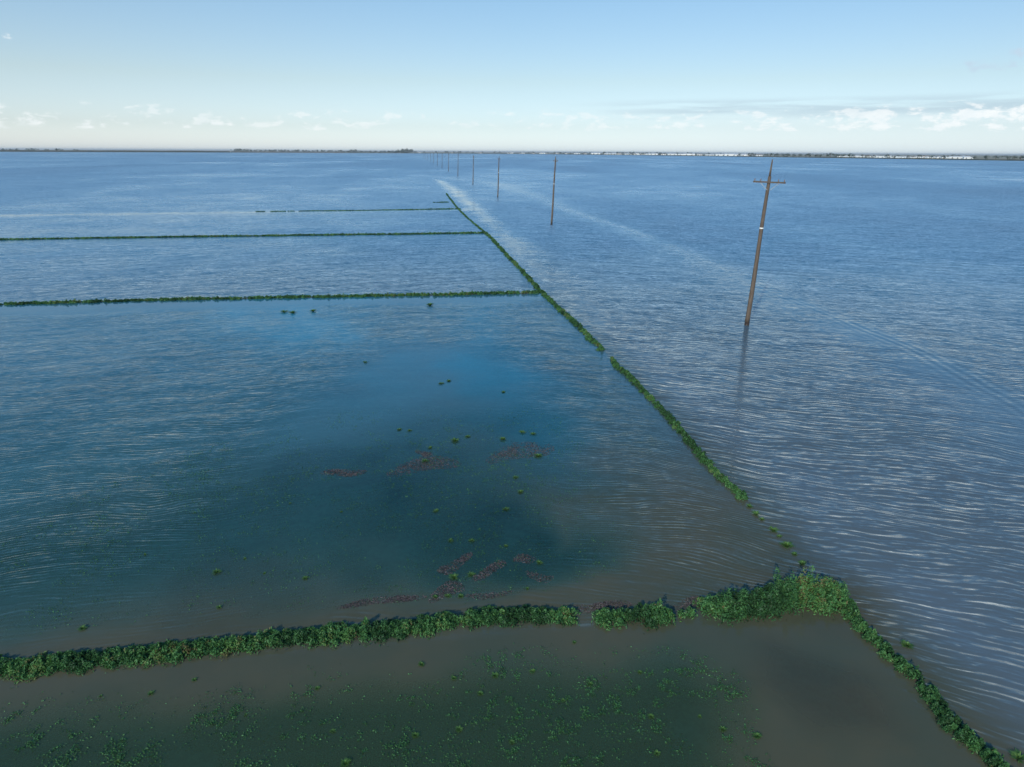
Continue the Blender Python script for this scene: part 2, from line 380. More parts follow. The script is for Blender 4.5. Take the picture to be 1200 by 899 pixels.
water = raw_mesh('flood_water', np.stack([X, Y, np.zeros_like(X)], 1), F, M_W, attrs={'ripple': ripple, 'silt': silt, 'wake': wk, 'far_sheen': far_sheen, 'teal': teal, 'open': opn, 'weed': np.maximum(weed, 0.45 * left), 'field': field, 'steel': steel, 'olive': olive})
tag(water, 'blue brown floodwater spreading over the fields', None, None, 'structure')
if water.data.polygons[0].normal.z < 0: water.data.flip_normals()

# flooded ground under the water
Xb, Yb, Fb, _, _ = fan(0.6, 9000, 1.25, np.radians(np.arange(0, 361, 5)))
bed = raw_mesh('lake_bed', np.stack([Xb, Yb, np.full_like(Xb, -0.55)], 1), Fb, M_BED); tag(bed, kind='structure')

# ------------------------------------------------------------------ banks
def resample(pl, step):
    out = []
    for a, c in zip(pl[:-1], pl[1:]):
        L = np.linalg.norm(c - a); k = max(1, int(L / step))
        for i in range(k): out.append(a + (c - a) * i / k)
    out.append(pl[-1]); return np.array(out)
def make_bank(name, px, width, height, leaf, dens, label, seed, cat='grassy bank', group=None, gaps=0.0, ends=None, soilz=0.03, coarse=False, wvar=0.35):
    pl = poly(px); c0 = pl.mean(0)
    root = empty(name, (c0[0], c0[1], 0)); tag(root, label, cat, group)
    r = np.random.default_rng(seed)
    path = resample(pl, max(width * 0.15, 0.06))
    seg = np.linalg.norm(np.diff(path, axis=0), axis=1); s = np.concatenate([[0], np.cumsum(seg)]); L = s[-1]
    tang = np.gradient(path, axis=0); tang /= np.linalg.norm(tang, axis=1)[:, None] + 1e-9
    nor = np.stack([-tang[:, 1], tang[:, 0]], 1)
    path = path + nor * ((fbm(s / (width * 4), s * 0, seed, 3) - .5) * width * .55)[:, None]
    def prof(sv):      # width/height along the bank
        q = 0.55 + wvar * 2.4 * (fbm(sv / (width * 3.0), sv * 0 + 3.3, seed + 5, 4) - 0.25)
        if gaps: q = q * sst(gaps - 0.05, gaps + 0.06, fbm(sv / (width * 6), sv * 0 + 8.1, seed + 9, 4))
        if ends is not None:
            q = q * np.interp(sv / L, np.linspace(0, 1, len(ends)), ends)
        return np.clip(q, 0.0, 1.8)
    # soil mound
    pr = prof(s); k = 9; uu = np.linspace(-1, 1, k)
    V = []
    for i in range(len(path)):
        for u in uu:
            w_ = width * 0.50 * (0.75 + 0.35 * pr[i])
            h_ = -0.35 + (0.35 + soilz * (0.4 + pr[i])) * (1 - u * u)
            if pr[i] < 0.05: h_ -= 0.1
            p = path[i] + nor[i] * (u * w_)
            V.append((p[0] - c0[0], p[1] - c0[1], h_ + 0.03 * (r.random() - .5)))
    idx = np.arange(len(path) * k).reshape(len(path), k)
    Fq = np.stack([idx[:-1, :-1], idx[1:, :-1], idx[1:, 1:], idx[:-1, 1:]], -1).reshape(-1, 4)
    raw_mesh('soil', V, Fq, M_SOIL, root, smooth=True)
    # vegetation: clumps, each of many leaves
    nc = int(L * width * 42 / (leaf * 10) ** 1.2) if not coarse else int(L * width * 22)
    cs = r.random(nc) * L; cu = np.clip(r.normal(size=nc) * 0.42, -1, 1)
    pc = prof(cs); keep = pc > 0.08; cs, cu, pc = cs[keep], cu[keep], pc[keep]; nc = len(cs)
    cxy = np.stack([np.interp(cs, s, path[:, 0]), np.interp(cs, s, path[:, 1])], 1)
    cn = np.stack([np.interp(cs, s, nor[:, 0]), np.interp(cs, s, nor[:, 1])], 1)
    cxy = cxy + cn * (cu * width * 0.55 * (0.75 + 0.35 * pc))[:, None]
    ch = height * (0.35 + 0.65 * pc) * (1 - 0.45 * cu ** 2) * (0.7 + 0.5 * r.random(nc)) * np.where(r.random(nc) < .05, 1.6, 1.0)
    ct = np.clip(r.normal(0.42, 0.2, nc) + (vnoise(cs / 1.2, cs * 0, seed + 3) - .5) * .9, 0, 1)
    n = int(dens * L * width); ci = r.integers(0, nc, n)
    rad = np.minimum(width * 0.20, 0.30) + 0.02
    off = r.normal(size=(n, 2)) * rad * 0.6
    zz = r.random(n) ** 0.75
    C = np.empty((n, 3)); C[:, :2] = cxy[ci] + off * (1.15 - 0.5 * zz)[:, None] - c0
    C[:, 2] = 0.02 + zz * ch[ci] * np.exp(-(off ** 2).sum(1) / (rad * 1.4) ** 2)
    ln = leaf * (0.6 + 0.8 * r.random(n))
    VV, FF = leaves(C, ln, ln * (0.22 + .16 * r.random(n)), 0.75, seed)
    t = np.clip(ct[ci] + r.normal(0, 0.16, n), 0, 1)
    raw_mesh('foliage', VV, FF, M_BANK, root, tint=np.repeat(t, 4))
    return root
make_bank('grassy_bank', near_bank, 0.72, 0.31, 0.10, 6200, 'long low green bank crossing the foreground to the left edge, brown water on both sides', 11, wvar=.06, ends=[1.2, 1.2, 1.2, 1.2, 1.2, 1.2, 1.2, 1.2, 1.15, .9])
make_bank('grassy_bank', near_bank2, 0.68, 0.42, 0.10, 6200, 'short green clump of bank between the long foreground bank and the tall leafy corner', 12, ends=[.8, 1.1, .9, .75, 1.2, 1.2, .8])
make_bank('grassy_bank', [(796, 722), (804, 721), (812, 721)], 0.42, 0.36, 0.12, 2600, 'tiny green tuft of bank beside dead weed, just left of the tall leafy corner', 13, ends=[.7, 1.2, .8])
make_bank('grassy_bank', corner_bank, 1.02, 0.78, 0.11, 6500, 'tallest leafy green bank, at the corner where the foreground banks meet', 14, ends=[.75, .9, .95, 1.0, 1.2, 1.0], wvar=.3)
make_bank('grassy_bank', side_bank, 0.44, 0.32, 0.09, 7500, 'narrow green bank running from the leafy corner to the bottom right', 15, ends=[1.1, .95, .9, 1, 1, 1], wvar=.32)
make_bank('grassy_bank', diag_near, 0.42, 0.24, 0.11, 4000, 'diagonal green bank in the middle of the water, below a small gap', 16, gaps=0.0, ends=[1, 1, 1, 1, 1.1, .8], wvar=.35)
make_bank('grassy_bank', diag_far, 0.52, 0.26, 0.16, 1300, 'diagonal green bank farther out, joining the two long cross banks', 17, ends=[1.1, 1, .7, .6, 1, 1.2, .9, .9, .8], wvar=.45, coarse=True, gaps=0.26)
make_bank('grassy_bank', diag_far2, 0.45, 0.2, 0.24, 200, 'faint diagonal bank beyond the second long cross bank', 18, coarse=True, gaps=0.2)
make_bank('grassy_bank', [(523, 227), (529, 235), (536, 244)], 0.5, 0.2, 0.24, 160, 'faintest scrap of diagonal bank, leading from the farthest cross bank towards the poles', 23, coarse=True, gaps=0.3)
make_bank('grassy_bank', bank2, 0.72, 0.30, 0.17, 1100, 'dark green cross bank halfway to the horizon, unbroken from left edge to the diagonal', 19, ends=[.7, .7, .7, .75, .8, .85, .9, 1.3], wvar=.25, coarse=True)
make_bank('grassy_bank', bank3, 0.9, 0.28, 0.26, 340, 'thin broken dark cross bank beyond the unbroken one', 20, ends=[.8, .8, .85, .9, 1.2], wvar=.4, coarse=True, gaps=0.24)
make_bank('grassy_bank', bank4, 0.8, 0.22, 0.3, 160, 'farthest short cross bank, a dark broken line ending at the diagonal', 21, ends=[.1, .25, .4, .8, 1.3], wvar=.5, coarse=True, gaps=0.42)
make_bank('grassy_bank', [(505, 237.6), (525, 237.3)], 1.2, 0.28, 0.4, 70, 'tiny dark scrap of bank beyond the farthest cross bank', 22, coarse=True, gaps=0.3)

# ------------------------------------------------------------------ flooded crop (leaves at and under the surface)
def scatter_weed(pl, n, seed, holes=0.28):
    r = np.random.default_rng(seed)
    lo, hi = pl.min(0), pl.max(0); lo = np.maximum(lo, [-36, 9]); hi = np.minimum(hi, [22, 46])
    Q = lo + r.random((n * 4, 2)) * (hi - lo)
    dens = sst(-0.2, 1.0, sdist(Q, pl) + (fbm(Q[:, 0] / 2.5, Q[:, 1] / 2.5, 9, 4) - .5) * 1.5)
    dens *= sst(holes, holes + 0.3, fbm(Q[:, 0] / 1.6, Q[:, 1] / 1.6, seed, 4)) * (.15 + .85 * sst(.45, .62, fbm(Q[:, 0] * 2.6, Q[:, 1] * 2.6, seed + 4, 2)))
    dens *= 1 - 0.85 * sst(28, 42, Q[:, 1])
    Q = Q[r.random(len(Q)) < dens * 1.3][:n]
    return Q
for nm, pl, n, sd, lab in (('flooded_crop', weedB, 170000, 41, 'drowned green crop under the brown water below the foreground bank'),
                           ('flooded_crop', weedA, 210000, 42, 'drowned green crop under dark water beyond the foreground bank')):
    Q = scatter_weed(pl, n, sd); r = np.random.default_rng(sd + 1); n = len(Q)
    hi_ = .30 * fbm(Q[:, 0] / 2.5, Q[:, 1] / 2.5, sd + 8, 3) + .70 * fbm(Q[:, 0] / 0.22, Q[:, 1] / 0.22, sd + 9, 2)
    z = -0.015 - 0.10 * r.random(n)
    em = (r.random(n) < sst(0.40, 0.72, hi_) * (0.55 if sd == 41 else 0.30)); z[em] = 0.01 + 0.025 * r.random(em.sum())
    L = 0.07 + 0.09 * r.random(n); L[em] *= 0.42
    V_, F_ = leaves(np.column_stack([Q, z]), L, L * 0.4, 0.15, sd)
    t = np.clip(r.normal(0.45, 0.2, n) + np.where(em, -.22, 0), 0, 1)
    V_[:, 2] = np.where(np.repeat(em, 4), np.maximum(V_[:, 2], 0.003), np.minimum(V_[:, 2], -0.01))
    tag(raw_mesh(nm, V_, F_, M_WEED, tint=np.repeat(t, 4)), lab, 'crop', None, 'stuff')

# ------------------------------------------------------------------ bright tufts standing out of the water
def tuft_mesh(seed, R, Hh, n, mat):
    r = np.random.default_rng(seed)
    a = r.random(n) * 6.283; q = r.random(n) ** 0.6
    base = np.stack([np.cos(a) * q * R * .25, np.sin(a) * q * R * .25, np.zeros(n)], 1)
    lean = q * 1.2
    ln = Hh * (0.6 + 0.6 * r.random(n))
    d = np.stack([np.cos(a) * np.sin(lean), np.sin(a) * np.sin(lean), np.cos(lean)], 1)
    s = np.stack([-np.sin(a), np.cos(a), a * 0], 1)
    w = (0.012 + 0.02 * r.random(n))[:, None]
    mid = base + d * ln[:, None] * .55; tip = base + d * ln[:, None] * np.array([1.15, 1.15, .85])
    V = np.concatenate([np.stack([base - s * w * .4, base + s * w * .4, mid + s * w, mid - s * w], 1), np.stack([mid - s * w, mid + s * w, tip + s * w * .1, tip - s * w * .1], 1)]).reshape(-1, 3)
    V[:, 2] = np.maximum(V[:, 2], -0.02)
    return V, np.arange(len(V)).reshape(-1, 4), np.repeat(r.random(2 * n), 4)
protos = []
def tuft(px, py, scale, kind, label, group):
    while len(protos) < 4:
        i = len(protos); V, Fq, t = tuft_mesh(100 + i, 0.2, 0.26, 60 + 20 * i, M_TUFT)
        protos.append(raw_mesh('grass_tuft', V, Fq, M_TUFT, tint=t)); protos[-1]['used'] = 0
    o = protos[kind]
    if o['used']: o = o.copy(); COL.objects.link(o)
    else: o['used'] = 1
    p = at(px, py); o.location = (p[0], p[1], 0); o.rotation_euler = (0, 0, random.random() * 6.28)
    scale *= 0.78; o.scale = (scale, scale, scale * .7)
    tag(o, label, 'grass tuft', group)
ups = [(533, 517, 1.0), (589, 515, .8), (612, 507, .8), (625, 509, .7), (548, 512, .6), (498, 541, .8), (631, 535, .9), (604, 560, .6), (610, 577, .6), (593, 597, .6), (504, 525, .6), (468, 504, .6), (480, 505, .6)]
for x_, y_, s_ in ups: tuft(x_, y_, s_ * 1.15, random.randrange(4), 'small bright green tuft standing out of the water near the far reddish dead weed', 'tufts near the far dead weed')
for x_, y_, s_ in [(528, 634, .75), (553, 634, .75), (532, 677, 1.1), (552, 674, .9), (632, 660, .8), (511, 599, .8), (525, 699, .7), (510, 700, .6), (540, 699, .7), (593, 640, .5), (618, 690, .5)]:
    tuft(x_, y_, s_ * .8, random.randrange(4), 'small yellow green tuft in dark water around the near reddish dead weed', 'tufts near the near dead weed')
for x_, y_, s_ in [(254, 671, 1.0), (358, 678, .7), (97, 737, .8), (257, 712, .6), (310, 672, .4), (287, 655, .4), (340, 590, .4), (400, 600, .4), (170, 650, .4)]:
    tuft(x_, y_, s_ * .8, random.randrange(4), 'small green tuft in dark water left of the dead weed, beyond the foreground bank', 'tufts left of the dead weed')
for x_, y_, s_ in [(177, 813, .7), (228, 797, .6), (372, 807, .6), (390, 857, .6), (118, 816, .4), (288, 838, .4), (138, 893, .6), (494, 779, .8), (563, 813, .7), (580, 792, .9), (532, 795, .7), (624, 787, .8), (692, 802, .7), (673, 753, .6), (750, 788, .6), (405, 895, 1.0), (487, 862, .8), (538, 855, .8), (763, 840, .7), (770, 883, .7), (660, 821, .5), (887, 863, .9), (847, 855, .8), (820, 840, .5), (600, 870, .6)]:
    tuft(x_, y_, s_ * .62, random.randrange(4), 'small pale green tuft in the brown water below the foreground bank', 'tufts below the foreground bank')
for x_, y_, s_ in [(878, 594, .8), (886, 603, 1.0), (893, 609, .6), (906, 622, 1.0), (913, 629, .6), (922, 640, 1.2), (931, 650, .6), (940, 661, .8)]:
    tuft(x_, y_, s_ * 1.0, random.randrange(4), 'dark green tuft on the drowned stretch between the diagonal bank and the leafy corner', 'tufts on the drowned stretch')
for x_, y_, s_ in [(517, 450, .8), (526, 447, .7), (504, 358, 1.6), (333, 366, 1.5), (343, 367, 1.5), (367, 365, 1.3), (428, 425, .7), (590, 460, .6)]:
    tuft(x_, y_, s_ * 1.2, random.randrange(4), 'tiny dark tuft in the smooth blue water below the unbroken cross bank', 'tufts in the smooth blue water')
tuft(1063, 757, .9, 3, 'single green tuft in rippled water just right of the narrow side bank', None)
tuft(1194, 889, 1.0, 2, 'green tuft at the bottom right corner beyond the side bank', None)

# ------------------------------------------------------------------ dead weed mats
def mat_patch(px, wpx, hpx, tilt, n, label, seed, group=None, z=0.001):
    r = np.random.default_rng(seed); c = at(*px); n = int(n * 1.9)
    k = n * 3; a = r.random(k) * 6.283; q = np.sqrt(r.random(k))
    ox = np.cos(a) * q * wpx / 2; oy = np.sin(a) * q * hpx / 2 + ox * tilt + np.sin(ox / wpx * 5 + seed) * hpx * .22
    pts = np.array([at(px[0] + i, px[1] + j)[:2] for i, j in zip(ox, oy)])
    keep = r.random(k) < (.3 + .7 * sst(0.25, 0.6, fbm(pts[:, 0] / .5, pts[:, 1] / .5, seed, 4))) * (1.1 - 0.8 * q ** 2)
    pts = pts[keep][:n]; m_ = len(pts)
    L = 0.04 + 0.06 * r.random(m_)
    C = np.column_stack([pts - c[:2], z - 0.014 + 0.026 * r.random(m_)])
    V, Fq = leaves(C, L, L * .5, 0.0, seed); V[:, 2] = np.clip(V[:, 2], -0.03, 0.02)
    o = raw_mesh('dead_weed_mat', V, Fq, M_DEAD, tint=np.repeat(r.random(m_), 4)); o.location = (c[0], c[1], 0)
    tag(o, label, 'dead weed', group)
mat_patch((497, 547), 88, 17, -.12, 1500, 'left of the two long reddish brown mats of dead weed in the far group', 61)
mat_patch((610, 531), 82, 20, -.24, 1700, 'right of the two long reddish brown mats of dead weed in the far group', 62)
mat_patch((402, 554), 56, 9, -.1, 800, 'faint reddish mat of dead weed at the left end of the far group', 63)
mat_patch((497, 531), 22, 6, .1, 260, 'very small reddish mat of dead weed just above the left long mat', 64)
mat_patch((533, 661), 42, 14, -.4, 520, 'slanting reddish mat of dead weed highest in the near group, above two tufts', 65)
mat_patch((573, 669), 42, 13, -.35, 480, 'slanting reddish mat of dead weed right of the yellow green tufts', 66)
mat_patch((523, 694), 44, 18, -.25, 700, 'reddish mat of dead weed with a green fringe at the edge of the brown strip', 67)
mat_patch((448, 705), 108, 9, -.14, 900, 'long thin greyish red mat of dead weed along the edge of the brown strip', 68)
mat_patch((615, 655), 28, 11, -.2, 260, 'small reddish mat of dead weed at the right of the near group', 69)
mat_patch((632, 676), 34, 11, .1, 200, 'faint reddish mat of dead weed lowest at the right of the near group', 70)
mat_patch((573, 697), 60, 8, -.05, 260, 'faint thin line of dead weed right of the fringed mat', 71)
mat_patch((706, 711), 70, 13, 0, 800, 'grey red dead weed washed against the far side of the foreground bank gap', 72)
mat_patch((808, 709), 44, 15, -.1, 520, 'reddish dead weed lodged left of the tall leafy corner', 73)

# ------------------------------------------------------------------ utility poles
def ring_tube(pts, rads, seg=14, cap=True):
    V = []; F4 = []
    for p, r_ in zip(pts, rads):
        for i in range(seg):
            a = 6.28318 * i / seg; V.append((p[0] + math.cos(a) * r_, p[1] + math.sin(a) * r_, p[2]))
    for j in range(len(pts) - 1):
        for i in range(seg):
            k = (i + 1) % seg; F4.append((j * seg + i, j * seg + k, (j + 1) * seg + k, (j + 1) * seg + i))
    me_F = F4
    return V, me_F, seg
def py_mesh(name, V, Fs, mat, parent=None, smooth=False):
    me = bpy.data.meshes.new(name); me.from_pydata([tuple(map(float, v)) for v in V], [], Fs); me.update()
    if smooth:
        for p in me.polygons: p.use_smooth = len(p.vertices) == 4
    me.materials.append(mat); o = bpy.data.objects.new(name, me); COL.objects.link(o)
    if parent: o.parent = parent
    return o
def tube(name, pts, rads, mat, parent, seg=14):
    V, Fs, s = ring_tube(pts, rads, seg)
    Fs = Fs + [tuple(range(s))[::-1], tuple(range(len(V) - s, len(V)))]
    return py_mesh(name, V, Fs, mat, parent, True)
def box(name, a, b_, mat, parent, M=None):
    V = [(x, y, z) for x in (a[0], b_[0]) for y in (a[1], b_[1]) for z in (a[2], b_[2])]
    Fs = [(0, 1, 3, 2), (4, 6, 7, 5), (0, 4, 5, 1), (2, 3, 7, 6), (0, 2, 6, 4), (1, 5, 7, 3)]
    o = py_mesh(name, V, Fs, mat, parent)
    return o
def make_pole(HT, arm_z, arm_w, label, name='utility_pole', big=True, rs=1.0):
    root = empty(name, (0, 0, 0)); tag(root, label, 'utility pole', 'utility poles in a row through the flood')
    r = random.Random(HT)
    pts = []; rads = []
    topz = arm_z + 0.45
    k = 22
    for i in range(k + 1):
        t = i / k; z = 0.28 + (topz - 0.28) * t
        pts.append((0.02 * math.sin(t * 7), 0.02 * math.cos(t * 5), z)); rads.append((0.20 - 0.075 * t) * rs * (1 + 0.03 * r.uniform(-1, 1)))
    tube('shaft', pts, rads, M_WOOD, root, 16)
    tube('wet_foot', [(0, 0, -0.6), (0, 0.0, 0.283)], [0.208 * rs, 0.204 * rs], M_WETWOOD, root, 16)
    tube('top_spar', [(0.0, 0, topz - 0.03), (0.01, 0, (topz + HT) / 2), (0.02, 0, HT)], [0.085 * rs, 0.07 * rs, 0.045 * rs], M_WOOD, root, 10)
    w = arm_w / 2
    if arm_w > 0:
        box('crossarm', (-w, -0.20 * rs, arm_z - 0.06), (w, -0.20 * rs + 0.10, arm_z + 0.06), M_WOOD, root)
        for sx in ((-0.92, -.55, .55, .92) if big else (-.85, .85)):
            ins = tube('insulator', [(sx * w, -0.15 * rs, arm_z + 0.059), (sx * w, -0.15 * rs, arm_z + .12), (sx * w, -0.15 * rs, arm_z + .17), (sx * w, -0.15 * rs, arm_z + .24)], [0.02, 0.055, 0.035, 0.045], M_PORC, root, 8)
    if big:
        for s in (-1, 1):
            V = []
            a0 = Vector((s * 0.75, -0.212 * rs, arm_z - 0.05)); a1 = Vector((s * 0.10, -0.212 * rs, arm_z - 0.62))
            n = Vector((a1.z - a0.z, 0, -(a1.x - a0.x))).normalized() * 0.02
            for yy in (-0.012, 0.0):
                for p in (a0 + n, a0 - n, a1 - n, a1 + n): V.append((p.x, p.y + yy, p.z))
            py_mesh('brace', V, [(0, 1, 2, 3), (7, 6, 5, 4), (0, 4, 5, 1), (1, 5, 6, 2), (2, 6, 7, 3), (3, 7, 4, 0)], M_METAL, root)
    zb = HT * 0.60
    tube('marker_band', [(0.02 * math.sin(4.2), 0.0, zb), (0.02 * math.sin(4.2), 0, zb + 0.10)], [0.176 * rs, 0.174 * rs], M_BAND, root, 16)
    return root
pole_px = [((875, 381), (905, 187)), ((646.3, 263.5), (651.3, 183.0)), ((583.3, 231.3), (584.9, 183)), ((554.2, 216), (555.0, 181.5)),
           ((536.5, 206.6), (537, 179.9)), ((525.5, 201), (525.8, 179.5)), ((518, 197), (518.2, 179)), ((512.5, 194.3), (512.6, 179)),
           ((507.8, 191.6), (507.9, 178.9)), ((504.4, 189.8), (504.5, 178.9)), ((501.3, 188.2), (501.3, 178.8)), ((498.8, 187), (498.8, 178.7)), ((496.7, 186), (496.7, 178.6))]
words = ['nearest', 'second', 'third', 'fourth', 'fifth', 'sixth', 'seventh', 'eighth', 'ninth', 'tenth', 'eleventh', 'twelfth', 'farthest']
pr = [at(*pole_px[0][0]), at(*pole_px[1][0])]
armdir = math.atan2(pr[1][1] - pr[0][1], pr[1][0] - pr[0][0]) - math.pi / 2
proto_b = None
for i, (b0, t0) in enumerate(pole_px):
    base = at(*b0); top = at_depth(t0[0], t0[1], base[1])
    vec = Vector(top - base); HT = vec.length
    if i == 0:
        lab = 'nearest wooden utility pole, tallest in view, leaning right with a wide crossarm'
        o = make_pole(HT, HT * 0.872, 2.6, lab)
    elif proto_b is None:
        lab = 'second nearest wooden utility pole, short crossarm near its thin top'
        o = proto_b = make_pole(HT, HT * 0.93, 0.9, lab, big=False); HT_b = HT
    else:
        lab = '%s wooden utility pole counted from the nearest, standing in open water' % words[i]
        if i == 12: lab = 'farthest and smallest wooden utility pole of the row, by the far shore'
        o = copy_tree(proto_b); o['label'] = lab
        o.scale = (1 + .0 * i, 1, HT / HT_b)
    o.location = Vector((base[0], base[1], 0))
    q = Vector((0, 0, 1)).rotation_difference(vec.normalized())
    o.rotation_mode = 'QUATERNION'
    o.rotation_quaternion = q @ Matrix.Rotation(armdir * (0.0 if i == 0 else 1), 3, 'Z').to_quaternion()
print('pole height', HT, 'base', pr)

# ------------------------------------------------------------------ far shore
shore_px = [(-1500, 171.2), (-700, 174.6), (-300, 176.6), (0, 177.9), (300, 178.9), (480, 179.7), (600, 180.4), (750, 182.0), (900, 184.1), (1050, 186.3), (1200, 188.6), (1450, 193.2), (1800, 202)]
shore = poly(shore_px)
# land beyond the shore: one sheet
sh = resample(shore, 60)
dirs = sh / np.linalg.norm(sh, axis=1)[:, None]
rows = [sh - dirs * 12, sh + dirs * 5, sh + dirs * 400, sh + dirs * 2500, sh + dirs * 60000]
zs = [-0.4, 0.9, 1.0, 1.5, 1.5]
V = np.concatenate([np.column_stack([rw, np.full(len(rw), z)]) for rw, z in zip(rows, zs)])
n = len(sh); idx = np.arange(n * len(rows)).reshape(len(rows), n)
Fq = np.stack([idx[:-1, :-1], idx[:-1, 1:], idx[1:, 1:], idx[1:, :-1]], -1).reshape(-1, 4)[:, ::-1]
land = raw_mesh('far_land', V, Fq, M_LAND); tag(land, kind='structure')
# levees along the water's edge
def levee(px0, px1, h, w, mat, label, seed):
    r = np.random.default_rng(seed)
    ys = np.interp([px0, px1], [p[0] for p in shore_px], [p[1] for p in shore_px])
    pts = [at(x_, np.interp(x_, [p[0] for p in shore_px], [p[1] for p in shore_px]))[:2] for x_ in np.linspace(px0, px1, 90)]
    pts = np.array(pts); c0 = pts.mean(0); t = np.gradient(pts, axis=0); t /= np.linalg.norm(t, axis=1)[:, None]
    nn = np.stack([-t[:, 1], t[:, 0]], 1)
    prf = [(-w / 2, -0.5), (-w * .22, h), (w * .22, h), (w / 2, 0.2)]
    V = []
    for i, p in enumerate(pts):
        hh = 0.85 + 0.3 * vnoise(np.array([i * .35]), np.array([0.0]), seed)[0]
        for u, z in prf: q = p + nn[i] * u - c0; V.append((q[0], q[1], z * hh))
    idx = np.arange(len(V)).reshape(-1, 4)
    Fq = np.stack([idx[:-1, :-1], idx[1:, :-1], idx[1:, 1:], idx[:-1, 1:]], -1).reshape(-1, 4)
    o = raw_mesh('levee', V, Fq, mat); o.location = (c0[0], c0[1], 0); tag(o, label, 'levee')
levee(-500, 268, 9.0, 40, M_LEVEE, 'long low dark grey brown levee along the far shore at the left', 81)
levee(272, 402, 7.0, 26, M_LEVEE2, 'pale brown levee along the far shore left of the tree grove', 82)
levee(484, 1500, 3.0, 22, M_LEVEE, 'thin dark levee along the far shore from the grove to the right edge', 83)

# trees
def make_tree(seed, Hh, Wd, label, group, n=260):
    r = np.random.default_rng(seed); root = empty('broadleaf_tree', (0, 0, 0)); tag(root, label, 'tree', group)
    tube('trunk', [(0, 0, -0.3), (0.1, 0, Hh * .2), (0.0, 0.1, Hh * .5), (.2, 0, Hh * .8)], [Wd * .05, Wd * .04, Wd * .03, Wd * .012], M_TRUNK, root, 6)
    lob = r.normal(size=(9, 3)) * np.array([Wd * .26, Wd * .26, Hh * .17]) + np.array([0, 0, Hh * .58])
    ci = r.integers(0, 9, n); C = lob[ci] + r.normal(size=(n, 3)) * Hh * .095
    C[:, 2] = np.clip(C[:, 2], Hh * .1, Hh * 1.0)
    L = Hh * (0.07 + .08 * r.random(n)); V, Fq = leaves(C, L, L * .7, .1, seed)
    raw_mesh('crown', V, Fq, M_TREE, root, tint=np.repeat(np.clip(r.normal(.4, .2, n), 0, 1), 4))
    return root
tree_protos = {}
def put_tree(kind, px, Y_, h, label, group, w=1.0):
    if kind not in tree_protos:
        tree_protos[kind] = [make_tree(200 + kind * 7, 10, (8, 11, 14)[kind], label, group, 320), False]
    pr_ = tree_protos[kind]
    o = copy_tree(pr_[0]) if pr_[1] else pr_[0]
    pr_[1] = True
    s = h / 10
    o.scale = (s * w, s * w, s); o.rotation_euler = (0, 0, random.random() * 6.28)
    d = ray(px, 178); d = d / d[1]
    o.location = (d[0] * Y_, Y_, 0.8)
    o['label'] = label; o['group'] = group
def shoreY(px):
    return at(px, np.interp(px, [p[0] for p in shore_px], [p[1] for p in shore_px]))[1]
# the grove standing at the water's edge
for i in range(26):
    px = 404 + i * 3.0 + random.uniform(-1, 1)
    put_tree(random.randrange(3), px, shoreY(px) - 90, random.uniform(8, 11) + (5 if px > 455 else 0), 'dark tree of the grove standing in the water at the far shore', 'trees of the far grove', 2.2)
for px, h in [(403, 5), (408, 6), (411, 11), (414, 13), (417, 10), (423, 6), (429, 6), (434, 7), (440, 7), (446, 6), (451, 7), (456, 7), (460, 8), (464, 7), (467, 8), (470, 10), (472, 13), (475, 17), (477, 19), (479, 14), (482, 12), (466, 12)]:
    put_tree(random.randrange(3), px, shoreY(px) + random.uniform(-30, 60) - 60, h + 8 + h * .35, 'dark tree of the grove standing in the water at the far shore', 'trees of the far grove', 1.4)
left_line = [(4, 5), (12, 4), (20, 6), (34, 8), (40, 6), (55, 4), (66, 8), (72, 5), (90, 4), (277, 13), (281, 15), (285, 12), (290, 13), (294, 11), (300, 9)]
for px, h in left_line: put_tree(random.randrange(3), px, shoreY(px) + random.uniform(60, 300), h + 11, 'small tree behind the long levee, left of the grove', 'trees beyond the left levee', 1.5)
x_ = 306
while x_ < 402:
    put_tree(random.randrange(3), x_, shoreY(x_) + random.uniform(500, 900), random.choice([17, 19, 21, 23]), 'small tree behind the long levee, left of the grove', 'trees beyond the left levee', 1.5); x_ += random.uniform(2, 6)
x_ = 486
while x_ < 1260:
    dens = 1.3 if (520 < x_ < 545 or 600 < x_ < 690 or 700 < x_ < 775 or 905 < x_ < 1000) else 2.6
    h = random.choice([12, 13, 14, 15, 17]) * (0.8 if x_ > 1000 else 1)
    if 725 < x_ < 750: h += 3
    put_tree(random.randrange(3), x_, shoreY(x_) + random.uniform(60, 700), h, 'small tree on the far shore right of the grove', 'trees beyond the right levee', 1.5)
    x_ += random.uniform(1.8, 6.5) * dens
